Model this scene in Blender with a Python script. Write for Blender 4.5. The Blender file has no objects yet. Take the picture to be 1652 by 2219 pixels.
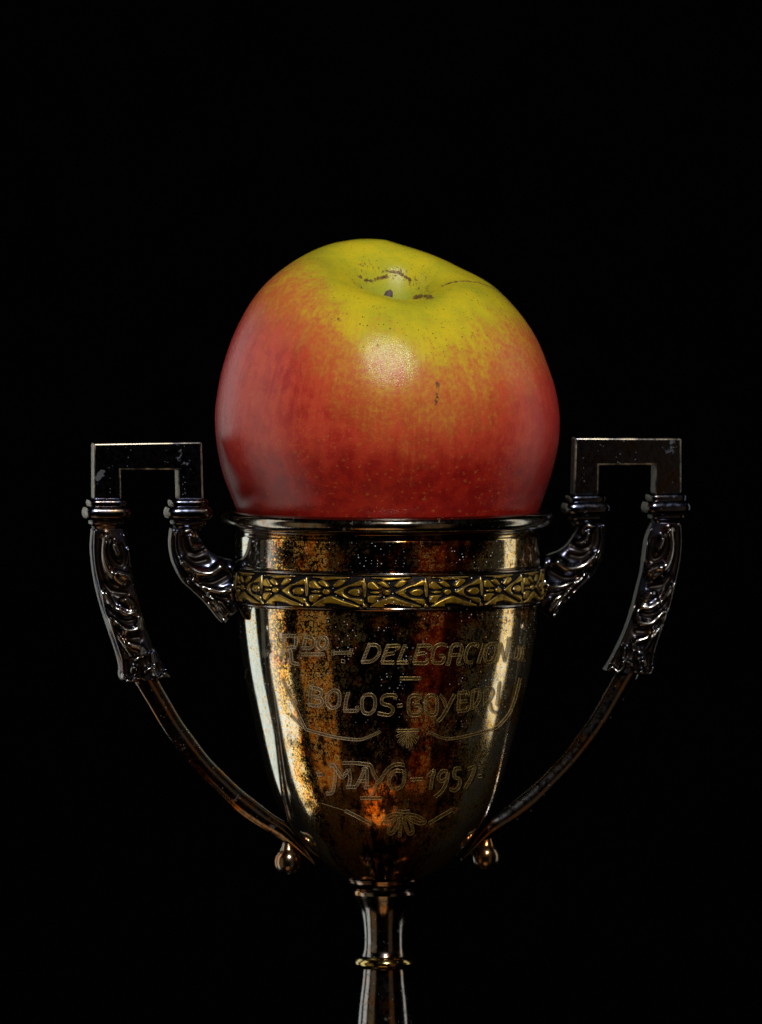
import bpy, bmesh, math, random
import numpy as np
R = math.radians
random.seed(4); rng = np.random.default_rng(7)
scene = bpy.context.scene
COL = scene.collection

# ------------------------------------------------------------------ camera, light
K = 0.10714e-3                 # metres per working unit (1/1652 of picture width at the cup's axis)
ZR = 0.180                     # height of the rim's centre above the pedestal top
CX, RY = 840.0, 1123.0         # the rim's centre in working units
CAM = np.array([-1.5e-3, -2.0, ZR + 0.091])
AIM = np.array([-1.5e-3, 0.0, ZR + 1.45e-3])
cd = bpy.data.cameras.new('camera'); cam = bpy.data.objects.new('camera', cd); COL.objects.link(cam)
fw = (AIM - CAM) / np.linalg.norm(AIM - CAM)
rt = np.cross(fw, [0, 0, 1]); rt /= np.linalg.norm(rt)
up = np.cross(rt, fw)
DIST = float(np.linalg.norm(AIM - CAM))
cam.location = CAM
cam.rotation_euler = (math.atan2(math.hypot(fw[0], fw[1]), -fw[2]), 0, 0)
cd.sensor_fit = 'VERTICAL'; cd.sensor_height = 36.0; cd.sensor_width = 26.8
cd.lens = 36.0 * DIST / (2219 * K)
cd.clip_start = 0.05; cd.clip_end = 50
cd.dof.use_dof = True; cd.dof.focus_distance = 1.968; cd.dof.aperture_fstop = 22
scene.camera = cam

w = bpy.data.worlds.new('World'); scene.world = w; w.use_nodes = True
w.node_tree.nodes['Background'].inputs[0].default_value = (0, 0, 0, 1)
w.node_tree.nodes['Background'].inputs[1].default_value = 0.0
scene.view_settings.view_transform = 'Standard'; scene.view_settings.look = 'None'
scene.view_settings.exposure = 0; scene.view_settings.gamma = 1

def area(name, loc, target, sx, sy, power, color):
    l = bpy.data.lights.new(name, 'AREA'); l.shape = 'RECTANGLE'; l.size = sx; l.size_y = sy
    l.energy = power; l.color = color
    o = bpy.data.objects.new(name, l); COL.objects.link(o); o.location = loc
    d = np.array(target, float) - np.array(loc, float)
    yaw = math.atan2(-d[0], d[1]); pitch = math.atan2(math.hypot(d[0], d[1]), -d[2])
    o.rotation_euler = (pitch, 0, yaw)
    return o
def panel(name, plane_x, y0, y1, z0, z1, radiance, color):      # upright soft panel facing the cup across x
    s = abs(y1 - y0); h = z1 - z0
    return area(name, (plane_x, (y0 + y1) / 2, (z0 + z1) / 2), (0, (y0 + y1) / 2, (z0 + z1) / 2), s, h, radiance * math.pi * s * h, color)
panel('left_front_panel_lamp', -0.50, -0.055, 0.137, -0.25, 0.55, 1.7, (1, 0.97, 0.90))
panel('left_rear_panel_lamp', -0.50, 0.285, 0.60, -0.13, 0.50, 1.3, (0.93, 1, 0.97))
panel('right_panel_lamp', 0.50, 0.06, 0.18, -0.055, 0.50, 1.45, (1, 0.96, 0.86))
area('front_key_lamp', (0.15, -1.02, ZR + 0.86), (0, -0.02, ZR + 0.01), 0.05, 0.045, 17.5, (1, 0.97, 0.93))
area('added_front_left_fill', (-0.95, -0.55, 0.0), (0, 0, 0.10), 0.55, 1.2, 0.26 * math.pi * 0.55 * 1.2, (1, 0.74, 0.40))  # added warm fill, standing in for reflections of an unseen room
area('added_front_right_fill', (0.62, -0.95, -0.1), (0, 0, 0.08), 0.42, 1.3, 0.12 * math.pi * 0.42 * 1.3, (1, 0.58, 0.28))  # added on the right too, in place of dim room reflections
area('added_low_bounce', (-0.08, -0.62, -0.62), (0, -0.02, 0.11), 0.42, 0.42, 0.9 * math.pi * 0.42 * 0.42, (1, 0.50, 0.18))  # added light from below, in place of warm bounce off a table

# ------------------------------------------------------------------ helpers
def proj(P):
    P = np.asarray(P, float); d = P - CAM
    dz = d @ fw
    return np.stack([826 + (d @ rt) / dz * DIST / K, 1109.5 - (d @ up) / dz * DIST / K], -1)
def zpy(py): return ZR + (RY - np.asarray(py, float)) * K
def resample(pts, n):
    pts = np.asarray(pts, float)
    s = np.concatenate([[0], np.cumsum(np.linalg.norm(np.diff(pts, axis=0), axis=1))])
    t = np.linspace(0, s[-1], n)
    return np.stack([np.interp(t, s, pts[:, i]) for i in range(pts.shape[1])], -1)
def smooth(pts, per=12):                                         # Catmull-Rom through the points
    p = np.asarray(pts, float); q = np.vstack([2 * p[0] - p[1], p, 2 * p[-1] - p[-2]]); out = []
    for i in range(len(p) - 1):
        a, b, c, d = q[i:i + 4]
        for t in np.linspace(0, 1, per, endpoint=False):
            out.append(0.5 * (2 * b + (c - a) * t + (2 * a - 5 * b + 4 * c - d) * t * t + (3 * b - a - 3 * c + d) * t ** 3))
    out.append(p[-1]); return np.array(out)
def seg_dist(Q, line):
    Q = np.asarray(Q, float); best = np.full(Q.shape[:-1], 1e9)
    for a, b in zip(line[:-1], line[1:]):
        a = np.asarray(a, float); d = np.asarray(b, float) - a; L = max(d @ d, 1e-12)
        t = np.clip(((Q - a) @ d) / L, 0, 1)
        best = np.minimum(best, np.linalg.norm(Q - a - t[..., None] * d, axis=-1))
    return best
def sstep(a, b, x):
    t = np.clip((x - a) / (b - a), 0, 1); return t * t * (3 - 2 * t)
def link(name, me, mat=None, parent=None, smooth_shade=True):
    o = bpy.data.objects.new(name, me); COL.objects.link(o)
    if mat: me.materials.append(mat)
    if parent: o.parent = parent
    if smooth_shade and len(me.polygons): me.polygons.foreach_set('use_smooth', [True] * len(me.polygons))
    return o
def mesh_from(name, V, F):
    me = bpy.data.meshes.new(name); V = np.asarray(V, np.float32).reshape(-1, 3)
    if isinstance(F, np.ndarray):
        me.vertices.add(len(V)); me.vertices.foreach_set('co', V.ravel())
        me.loops.add(F.size); me.loops.foreach_set('vertex_index', F.astype(np.int32).ravel())
        me.polygons.add(len(F)); me.polygons.foreach_set('loop_start', np.arange(0, F.size, F.shape[1], dtype=np.int32))
        me.update(calc_edges=True); me.validate()
    else:
        me.from_pydata([tuple(v) for v in V.tolist()], [], F); me.update()
    return me
def grid_faces(nu, nv, wu=False, wv=False, off=0):
    i = np.arange(nu if wu else nu - 1); j = np.arange(nv if wv else nv - 1)
    I, J = np.meshgrid(i, j, indexing='ij'); I2 = (I + 1) % nu; J2 = (J + 1) % nv
    return np.stack([I * nv + J, I2 * nv + J, I2 * nv + J2, I * nv + J2], -1).reshape(-1, 4) + off
def attr(me, name, vals):
    a = me.attributes.new(name, 'FLOAT', 'POINT'); a.data.foreach_set('value', np.asarray(vals, np.float32).ravel())

# ------------------------------------------------------------------ materials
class NT:
    def __init__(s, name):
        s.m = bpy.data.materials.new(name); s.m.use_nodes = True; s.t = s.m.node_tree; s.n = s.t.nodes
        s.b = s.n['Principled BSDF']
    def set(s, sock, v):
        if isinstance(v, bpy.types.NodeSocket): s.t.links.new(v, sock)
        elif isinstance(v, (tuple, list)) and sock.type == 'RGBA' and len(v) == 3: sock.default_value = (*v, 1)
        else: sock.default_value = v
    def bs(s, **kw):
        for k, v in kw.items(): s.set(s.b.inputs[k.replace('_', ' ')], v)
    def math(s, op, a, b=0.0, clamp=False):
        n = s.n.new('ShaderNodeMath'); n.operation = op; n.use_clamp = clamp
        s.set(n.inputs[0], a); s.set(n.inputs[1], b); return n.outputs[0]
    def rng(s, v, a, b, c=0.0, d=1.0, smooth=True):
        n = s.n.new('ShaderNodeMapRange'); n.interpolation_type = 'SMOOTHSTEP' if smooth else 'LINEAR'
        for i, x in enumerate((v, a, b, c, d)): s.set(n.inputs[i], x)
        return n.outputs[0]
    def mix(s, f, a, b, mode='MIX'):
        n = s.n.new('ShaderNodeMix'); n.data_type = 'RGBA'; n.blend_type = mode; n.clamp_factor = True
        s.set(n.inputs[0], f); s.set(n.inputs[6], a); s.set(n.inputs[7], b); return n.outputs[2]
    def mixf(s, f, a, b):
        n = s.n.new('ShaderNodeMix'); n.data_type = 'FLOAT'
        s.set(n.inputs[0], f); s.set(n.inputs[2], a); s.set(n.inputs[3], b); return n.outputs[0]
    def obj(s): return s.n.new('ShaderNodeTexCoord').outputs['Object']
    def uv(s): return s.n.new('ShaderNodeTexCoord').outputs['UV']
    def at(s, name):
        n = s.n.new('ShaderNodeAttribute'); n.attribute_name = name; return n.outputs['Fac']
    def scale(s, v, x, y=None, z=None):
        n = s.n.new('ShaderNodeVectorMath'); n.operation = 'MULTIPLY'; s.set(n.inputs[0], v)
        n.inputs[1].default_value = (x, x if y is None else y, x if z is None else z); return n.outputs[0]
    def noise(s, v, sc=1.0, det=4, rough=0.55, dist=0.0):
        n = s.n.new('ShaderNodeTexNoise'); s.set(n.inputs['Vector'], v); n.inputs['Scale'].default_value = sc
        n.inputs['Detail'].default_value = det; n.inputs['Roughness'].default_value = rough; n.inputs['Distortion'].default_value = dist
        return n.outputs[0]
    def noisec(s, v, sc=1.0, det=2):
        n = s.n.new('ShaderNodeTexNoise'); s.set(n.inputs['Vector'], v); n.inputs['Scale'].default_value = sc
        n.inputs['Detail'].default_value = det; return n.outputs[1]
    def vor(s, v, sc=1.0, feature='F1', rnd=1.0, dim='3D'):
        n = s.n.new('ShaderNodeTexVoronoi'); n.voronoi_dimensions = dim; n.feature = feature; s.set(n.inputs['Vector'], v); n.inputs['Scale'].default_value = sc
        n.inputs['Randomness'].default_value = rnd; return n.outputs['Distance'], (n.outputs['Color'] if feature == 'F1' else None)
    def warp(s, v, sc, amt):
        c = s.noisec(v, sc); n = s.n.new('ShaderNodeVectorMath'); n.operation = 'MULTIPLY_ADD'
        s.set(n.inputs[0], c); n.inputs[1].default_value = (amt,) * 3; s.set(n.inputs[2], v); return n.outputs[0]
    def sep(s, v):
        n = s.n.new('ShaderNodeSeparateXYZ'); s.set(n.inputs[0], v); return n.outputs
    def bump(s, h, strength, dist):
        n = s.n.new('ShaderNodeBump'); n.inputs['Strength'].default_value = strength; n.inputs['Distance'].default_value = dist
        s.set(n.inputs['Height'], h); return n.outputs[0]

def mat_black(name, col):
    t = NT(name); n = t.noise(t.scale(t.obj(), 40), 1, 3)
    t.bs(Base_Color=t.mix(n, col, tuple(c * 1.5 for c in col)), Roughness=1.0, Specular_IOR_Level=0.0); return t.m

def mat_bowl():
    t = NT('tarnished_silver_patina')
    uv = t.uv()                                                   # millimetres round the cup and up it; u = 0 at the front
    u = t.sep(uv)[0]; v = t.sep(uv)[1]
    wu = t.warp(uv, 0.5, 0.8)
    big = t.noise(uv, 0.085, 5, 0.6, 0.4)
    mid = t.noise(t.scale(uv, 0.30, 0.20), 1.0, 6, 0.65)
    fine = t.noise(uv, 1.6, 5, 0.7)
    brush = t.noise(t.scale(uv, 5.0, 0.25), 1.0, 3, 0.6)
    # warm and grey patina zones round the cup, with reflections painted in
    side = t.math('MULTIPLY', t.rng(t.math('ABSOLUTE', t.math('ADD', u, 1.5)), 17, 31), t.rng(v, 166, 140, 0.55, 1.0))
    refl_strip = t.math('MULTIPLY', t.rng(u, 25, 29), t.rng(u, 41, 36))  # right lamp's reflection, brightened here in the colour
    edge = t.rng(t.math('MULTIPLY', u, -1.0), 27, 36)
    midr = t.math('MULTIPLY', t.rng(u, -2, 6), t.rng(u, 26, 14))
    midl = t.math('MULTIPLY', t.rng(u, -25, -19), t.rng(u, -6, -14))
    dark, red, amber, gold, silver = (0.008, 0.004, 0.002), (0.24, 0.025, 0.003), (0.62, 0.17, 0.010), (0.90, 0.55, 0.08), (0.52, 0.55, 0.50)
    cen = lambda x, k: t.math('MULTIPLY', t.math('SUBTRACT', x, 0.5), k)
    low = t.rng(v, 146, 118)                                      # warm glow painted in towards the foot of the bowl
    c = t.mix(t.rng(t.math('ADD', t.math('ADD', mid, t.math('MULTIPLY', midr, 0.20)), cen(fine, 0.5)), 0.52, 0.74), dark, red)
    wm = t.math('ADD', t.math('ADD', mid, t.math('MULTIPLY', midl, 0.07)), t.math('ADD', t.math('MULTIPLY', side, 0.10), cen(fine, 0.9)))
    wm = t.math('ADD', wm, t.math('MULTIPLY', t.math('MULTIPLY', low, midl), 0.10))
    wm = t.math('ADD', wm, t.math('MULTIPLY', t.math('MULTIPLY', t.rng(v, 130, 119), t.rng(v, 98, 110)), t.math('MULTIPLY', t.rng(u, -22, -16), t.math('MULTIPLY', t.rng(u, 26, 14), 0.16))))  # amber low in front: warm reflection from below put into the colour
    c = t.mix(t.rng(wm, 0.54, 0.70), c, amber)
    c = t.mix(t.math('MULTIPLY', t.rng(t.math('ADD', t.math('ADD', fine, cen(big, 0.5)), t.math('MULTIPLY', side, 0.20)), 0.55, 0.74), 0.9), c, gold)
    c = t.mix(t.math('MULTIPLY', t.rng(t.math('ADD', t.math('ADD', big, cen(fine, 0.35)), t.math('MULTIPLY', side, 0.14)), 0.58, 0.66), t.math('ADD', 0.06, t.math('MULTIPLY', side, 0.9))), c, silver)
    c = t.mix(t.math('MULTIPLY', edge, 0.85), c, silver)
    for sc, lo, hi, k in ((0.52, 0.24, 0.34, 0.44), (0.95, 0.20, 0.34, 0.42), (1.7, 0.18, 0.36, 0.44)):   # ring shaped spots
        d, cc = t.vor(wu, sc, dim='2D'); r = t.sep(cc)
        size = t.rng(r[0], 0, 1, 0.40, 1.0, False)
        dd = t.math('DIVIDE', d, size)
        ring = t.math('MULTIPLY', t.rng(dd, lo, lo + 0.05), t.rng(dd, hi + 0.06, hi))
        core = t.rng(dd, lo + 0.03, lo - 0.05)
        where = t.math('MULTIPLY', t.rng(t.math('ADD', t.math('ADD', big, t.math('MULTIPLY', edge, -0.07)), t.math('ADD', t.math('MULTIPLY', side, 0.10), t.math('MULTIPLY', midl, 0.10))), k + 0.02, k + 0.14), t.rng(r[1], 0.30, 0.4))
        c = t.mix(t.math('MULTIPLY', core, t.math('MULTIPLY', where, 0.8)), c, t.mix(r[2], (0.03, 0.04, 0.03), (0.22, 0.24, 0.19)))
        c = t.mix(t.math('MULTIPLY', ring, t.math('MULTIPLY', where, 0.95)), c, t.mix(r[2], (0.92, 0.70, 0.24), (0.85, 0.36, 0.05)))
    soot = t.rng(t.math('ADD', t.noise(t.scale(uv, 0.20, 0.15), 1.0, 8, 0.74), t.math('MULTIPLY', t.rng(u, -16, 0), t.math('MULTIPLY', t.rng(u, 12, 2), 0.10))), 0.52, 0.62)
    soot = t.math('MULTIPLY', soot, t.math('MULTIPLY', t.mixf(edge, t.mixf(side, 0.97, 0.80), 0.15), t.mixf(refl_strip, 1.0, 0.75)))
    c = t.mix(soot, c, (0.004, 0.003, 0.003))
    c = t.mix(t.math('MULTIPLY', refl_strip, t.rng(t.noise(uv, 0.9, 5, 0.7), 0.42, 0.52, 0, 0.85)), c, t.mix(t.rng(fine, 0.42, 0.58), (0.50, 0.50, 0.42), (0.80, 0.52, 0.12)))
    pits = t.rng(t.noise(uv, 2.2, 3, 0.7), 0.54, 0.70, 0, 0.65)
    c = t.mix(t.math('MULTIPLY', pits, t.mixf(edge, 1.0, 0.25)), c, (0.02, 0.015, 0.010))
    c = t.mix(t.rng(brush, 0.45, 0.75, 0.0, 0.55), c, t.mix(0.75, c, (0.01, 0.006, 0.004)))
    worn = t.math('MULTIPLY', t.at('worn'), t.rng(t.noise(uv, 0.55, 6, 0.65), 0.50, 0.56))
    c = t.mix(t.math('MULTIPLY', worn, 0.75), c, t.mix(t.rng(v, 128, 116), (0.62, 0.42, 0.32), (0.62, 0.24, 0.06)))
    c = t.mix(t.math('MULTIPLY', t.at('cut'), 0.85), c, (0.045, 0.030, 0.008))
    d, cc = t.vor(uv, 1.5, dim='2D'); r = t.sep(cc)                         # settled dust
    dust = t.math('MULTIPLY', t.rng(d, t.math('MULTIPLY', r[0], 0.26), t.math('MULTIPLY', r[0], 0.18)), t.rng(r[1], 0.78, 0.80))
    dust = t.math('MULTIPLY', dust, t.math('MULTIPLY', t.rng(t.noise(uv, 0.12, 3), 0.44, 0.60), t.rng(v, 122, 150, 0.15, 1.0)))
    rough = t.mixf(dust, t.mixf(soot, t.mixf(edge, t.rng(fine, 0.3, 0.7, 0.06, 0.13), 0.06), 0.22), 0.9)
    t.bs(Specular_Tint=t.mix(t.math('MAXIMUM', soot, pits), (1, 1, 1), (0.06, 0.05, 0.05)), Base_Color=t.mix(dust, c, (0.42, 0.45, 0.48)), Roughness=rough, Metallic=t.mixf(dust, t.mixf(worn, t.mixf(edge, 0.95, 0.98), 0.78), 0.0),
         Normal=t.bump(t.math('ADD', t.math('MULTIPLY', fine, 0.7), t.math('MULTIPLY', brush, 0.5)), 0.02, 0.0002))
    return t.m

def mat_cast(name, tone=(0.085, 0.095, 0.14), warm=(0.10, 0.065, 0.035), patch=0.5, relief=False, rmin=0.10):
    t = NT(name); o = t.scale(t.obj(), 1000)
    n1 = t.noise(o, 0.16, 5, 0.6); n2 = t.noise(o, 0.9, 4, 0.6); n3 = t.noise(o, 5.0, 3, 0.6)
    c = t.mix(t.rng(n1, 0.45, 0.68), tone, warm)
    c = t.mix(t.rng(n2, 0.50, 0.75, 0, 0.7), c, tuple(x * 0.25 for x in tone))
    ox = t.math('MULTIPLY', t.rng(t.noise(o, 0.20, 6, 0.62, 0.3), 0.64, 0.66), patch)
    d, cc = t.vor(o, 1.5); r = t.sep(cc)
    dust = t.math('MULTIPLY', t.rng(d, 0.13, 0.07), t.rng(r[1], 0.80, 0.82))
    c = t.mix(ox, c, (0.12, 0.125, 0.13)); c = t.mix(dust, c, (0.5, 0.5, 0.5))
    metal = t.mixf(t.math('MAXIMUM', ox, dust), 1.0, 0.25); rough = t.mixf(ox, t.rng(n2, 0.3, 0.7, rmin, rmin + 0.10), 0.6)
    if relief:                                                    # brown dirt sits in the hollows, the crests are rubbed
        r = t.math('ADD', t.at('relief'), t.math('MULTIPLY', t.math('SUBTRACT', n2, 0.5), 0.25))
        dirt = t.rng(r, 0.10, -0.16); crest = t.rng(r, 0.42, 0.75, 0, 0.6)
        c = t.mix(dirt, c, t.mix(n1, (0.003, 0.0014, 0.0008), (0.012, 0.005, 0.0015))); c = t.mix(crest, c, (0.34, 0.33, 0.31))
        metal = t.mixf(dirt, metal, 0.6); rough = t.mixf(dirt, t.math('ADD', rough, 0.03), 0.40)
    t.bs(Base_Color=c, Metallic=metal, Roughness=rough,
         Normal=t.bump(t.math('ADD', t.math('MULTIPLY', n2, 1.0), t.math('MULTIPLY', n3, 0.25)), 0.06, 0.0003))
    return t.m

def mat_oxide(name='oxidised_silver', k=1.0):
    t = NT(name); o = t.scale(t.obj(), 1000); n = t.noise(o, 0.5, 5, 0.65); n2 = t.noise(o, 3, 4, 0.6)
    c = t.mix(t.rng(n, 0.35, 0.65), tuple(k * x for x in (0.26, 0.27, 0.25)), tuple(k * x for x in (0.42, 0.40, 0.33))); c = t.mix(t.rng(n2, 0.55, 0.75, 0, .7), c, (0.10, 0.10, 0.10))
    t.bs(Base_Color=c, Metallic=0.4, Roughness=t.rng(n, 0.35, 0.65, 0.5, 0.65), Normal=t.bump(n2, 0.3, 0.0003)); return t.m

def mat_edge():
    t = NT('rubbed_edge'); o = t.scale(t.obj(), 1000); n = t.noise(o, 0.25, 4, 0.6)
    t.bs(Base_Color=t.mix(t.rng(n, 0.38, 0.62), (0.10, 0.10, 0.11), (0.44, 0.38, 0.27)), Metallic=0.95, Roughness=t.rng(n, 0.35, 0.65, 0.25, 0.42)); return t.m

def mat_band():
    t = NT('gilded_relief'); o = t.scale(t.obj(), 1000); h = t.at('relief')
    n = t.noise(o, 0.8, 5, 0.6); n2 = t.noise(o, 5, 3)
    gold = t.mix(t.rng(n, 0.4, 0.7), (0.36, 0.23, 0.022), (0.24, 0.12, 0.012))
    worn = t.mix(t.rng(t.at('crest'), 0.35, 0.8), gold, (0.55, 0.42, 0.20))
    c = t.mix(t.rng(h, 0.35, 0.62), (0.006, 0.006, 0.006), worn)
    soot = t.rng(t.noise(o, 0.30, 7, 0.72), 0.52, 0.66, 0, 0.85)
    c = t.mix(soot, c, (0.05, 0.022, 0.010))
    d, cc = t.vor(o, 1.4); r = t.sep(cc)
    dust = t.math('MULTIPLY', t.rng(d, t.math('MULTIPLY', r[0], 0.26), t.math('MULTIPLY', r[0], 0.18)), t.rng(r[1], 0.62, 0.64))
    c = t.mix(dust, c, (0.75, 0.78, 0.82))
    t.bs(Base_Color=c, Metallic=t.mixf(dust, t.rng(h, 0.3, 0.6, 0.9, 0.78), 0.0), Roughness=t.mixf(dust, t.rng(h, 0.3, 0.7, 0.55, 0.34), 0.9),
         Normal=t.bump(n2, 0.10, 0.0002))
    return t.m

def mat_engraving():
    t = NT('cut_metal'); o = t.scale(t.obj(), 1000); n = t.noise(o, 1.5, 3)
    pale = t.math('MULTIPLY', t.rng(t.sep(o)[0], 2, -13), t.rng(t.noise(o, 0.25, 4), 0.35, 0.6, 0.4, 1))  # letters paler to the left; the fade into shade is in the colour
    t.bs(Base_Color=t.mix(pale, t.mix(t.rng(n, 0.35, 0.65), (0.24, 0.155, 0.035), (0.40, 0.28, 0.10)), (0.74, 0.58, 0.36)), Metallic=0.55, Roughness=0.42); return t.m

def mat_apple():
    t = NT('apple_skin'); o = t.obj(); mm = t.scale(o, 1000); uv = t.uv()
    streak = t.noise(t.scale(uv, 70, 3.5), 1.0, 6, 0.62); streak2 = t.noise(t.scale(uv, 230, 9.0), 1.0, 4, 0.6)
    blotch = t.noise(mm, 0.10, 6, 0.62); fine = t.noise(mm, 0.9, 6, 0.68); grain = t.noise(mm, 3.6, 3, 0.6); mott = t.noise(mm, 0.32, 5, 0.6)
    skin2 = t.warp(t.scale(uv, 250, 165, 0), 0.8, 1.2)            # about millimetres on the skin
    blush = t.at('blush')
    cen = lambda x, k: t.math('MULTIPLY', t.math('SUBTRACT', x, 0.5), k)
    f = t.math('ADD', blush, cen(streak, 0.50)); f = t.math('ADD', f, cen(blotch, 0.75)); f = t.math('ADD', f, cen(streak2, 0.35))
    f = t.math('ADD', f, t.math('ADD', cen(fine, 0.55), cen(mott, 0.3)))
    m = t.rng(f, -0.40, 1.24, 0, 1)
    yel = t.mix(t.rng(blotch, 0.35, 0.65), (0.53, 0.42, 0.016), (0.38, 0.36, 0.018))
    yel = t.mix(t.at('hollow'), yel, (0.25, 0.32, 0.035))
    orange = t.mix(t.rng(fine, 0.35, 0.65), (0.50, 0.20, 0.028), (0.46, 0.13, 0.035))
    red = t.mix(t.rng(t.math('ADD', streak, cen(mott, 0.8)), 0.32, 0.68), (0.34, 0.018, 0.014), (0.48, 0.052, 0.026))
    red = t.mix(t.rng(fine, 0.5, 0.72, 0, 0.55), red, (0.50, 0.095, 0.018))
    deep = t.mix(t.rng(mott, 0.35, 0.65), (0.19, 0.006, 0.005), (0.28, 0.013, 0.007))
    red = t.mix(t.rng(t.math('ADD', t.at('lower_shade'), cen(streak, 0.8)), 0.15, 0.85, 0, 1.0), red, deep)  # deeper red below, with light fall-off and shade near the rim painted in
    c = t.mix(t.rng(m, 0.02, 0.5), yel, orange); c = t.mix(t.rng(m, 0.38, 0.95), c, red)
    c = t.mix(t.math('MULTIPLY', t.at('cheek'), 0.7), c, t.mix(t.rng(streak2, 0.3, 0.7), (0.54, 0.050, 0.050), (0.40, 0.022, 0.026)))  # crimson cheeks, lightened in place of light from the sides
    for sc, keep, k, vis in ((0.20, 0.45, 0.60, 0.26), (0.40, 0.62, 1.10, 0.18), (0.62, 0.55, 1.35, 0.08)):    # lenticels
        d, cc = t.vor(skin2, sc, dim='2D'); r = t.sep(cc)
        rad = t.math('MULTIPLY', t.rng(r[0], 0, 1, 0.028, 0.090, False), k)
        on = t.rng(r[1], keep, keep + 0.02)
        dot = t.math('MULTIPLY', t.rng(d, rad, t.math('MULTIPLY', rad, 0.55)), on)
        halo = t.math('MULTIPLY', t.rng(d, t.math('MULTIPLY', rad, 2.1), rad), on)
        c = t.mix(t.math('MULTIPLY', halo, t.math('MULTIPLY', m, 0.14)), c, (0.52, 0.27, 0.05))
        c = t.mix(t.math('MULTIPLY', dot, t.mixf(t.rng(m, 0.15, 0.6), 1.0, vis)), c, t.mix(t.math('MULTIPLY', m, r[2]), (0.035, 0.025, 0.008), (0.30, 0.16, 0.03)))
    mk = t.rng(t.math('ADD', t.at('mark'), t.math('ADD', cen(t.noise(mm, 1.3, 6, 0.75), 2.6), cen(mott, 0.8))), 0.62, 0.80)
    c = t.mix(t.math('MULTIPLY', mk, 0.92), c, t.mix(t.rng(fine, 0.4, 0.6), (0.050, 0.022, 0.008), (0.17, 0.080, 0.025)))
    h = t.math('ADD', t.math('MULTIPLY', fine, 0.8), t.math('ADD', t.math('MULTIPLY', grain, 1.1), t.math('MULTIPLY', mott, 2.0)))
    t.bs(Base_Color=c, Roughness=t.mixf(t.math('MAXIMUM', mk, t.at('hollow')), t.rng(grain, 0.35, 0.65, 0.15, 0.29), 0.85), Specular_IOR_Level=t.mixf(t.at('hollow'), 0.25, 0.08), Coat_Weight=t.mixf(t.at('hollow'), 0.12, 0.0), Coat_Roughness=0.30,
         Coat_Normal=t.bump(t.math('ADD', t.noise(mm, 2.6, 4, 0.7), t.math('MULTIPLY', mott, 0.8)), 0.25, 0.0003),
         Normal=t.bump(h, 0.20, 0.0003))
    return t.m

def mat_stalk():
    t = NT('dry_stalk'); n = t.noise(t.scale(t.obj(), 1000), 1.2, 5)
    t.bs(Base_Color=t.mix(n, (0.02, 0.012, 0.014), (0.16, 0.11, 0.11)), Roughness=0.75, Normal=t.bump(n, 0.5, 0.0005)); return t.m

M_BOWL, M_CAST, M_BAND, M_CUT = mat_bowl(), mat_cast('tarnished_cast_silver'), mat_band(), mat_engraving()
M_LEG = mat_cast('tarnished_relief_silver', (0.05, 0.055, 0.085), (0.085, 0.05, 0.022), relief=True, patch=0.3)
M_TURN = mat_cast('tarnished_turned_silver', (0.17, 0.165, 0.16), (0.30, 0.13, 0.025), 0.25)
M_OXIDE = mat_oxide(); M_EDGE = mat_edge(); M_OXIDE_SHADE = mat_oxide('shaded_oxide', 0.35)  # last one: darker copy of the oxide, the right handle's shade in its colour
M_KNOB = mat_cast('tarnished_knob_silver', (0.20, 0.16, 0.11), (0.28, 0.10, 0.02), 0.15, rmin=0.16)
M_RIM = mat_cast('tarnished_rim', (0.24, 0.23, 0.20), (0.26, 0.11, 0.03), 0.35)
M_GOLDISH = mat_cast('brassy_worn_silver', (0.36, 0.27, 0.10), (0.34, 0.16, 0.04), 0.1)

# ------------------------------------------------------------------ setting
def box(name, x0, x1, y0, y1, z0, z1, mat, bev):
    bm = bmesh.new(); bmesh.ops.create_cube(bm, size=1)
    for v in bm.verts: v.co = ((x0 + x1) / 2 + v.co.x * (x1 - x0), (y0 + y1) / 2 + v.co.y * (y1 - y0), (z0 + z1) / 2 + v.co.z * (z1 - z0))
    bmesh.ops.bevel(bm, geom=bm.edges[:], offset=bev, segments=3, affect='EDGES', profile=0.5)
    me = bpy.data.meshes.new(name); bm.to_mesh(me); bm.free(); return link(name, me, mat, None, False)
M_BLACK = mat_black('black_cloth', (0.0012, 0.0012, 0.0013))
ped = box('pedestal', -0.07, 0.07, -0.07, 0.07, -0.90, 0.0, M_BLACK, 0.002); ped['kind'] = 'structure'
prof = [(-3.0, -0.90), (0.9, -0.90), (1.15, -0.86), (1.3, -0.72), (1.35, -0.5), (1.36, 1.8)]
pp = smooth(prof, 8); xs = np.linspace(-3, 3, 31)
V = np.array([[x, y, z] for (y, z) in pp for x in xs]); V[:, 1] += 0.01 * np.sin(V[:, 0] * 9) * (V[:, 2] > -0.6)
bd = link('backdrop', mesh_from('backdrop', V, grid_faces(len(pp), len(xs))), M_BLACK); bd['kind'] = 'structure'

# ------------------------------------------------------------------ trophy
tro = bpy.data.objects.new('trophy_cup', None); COL.objects.link(tro); tro.empty_display_size = 0.03
tro['label'] = 'tarnished silver two-handled trophy cup with engraved inscription and relief band, apple in its mouth'
tro['category'] = 'trophy'

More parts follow.
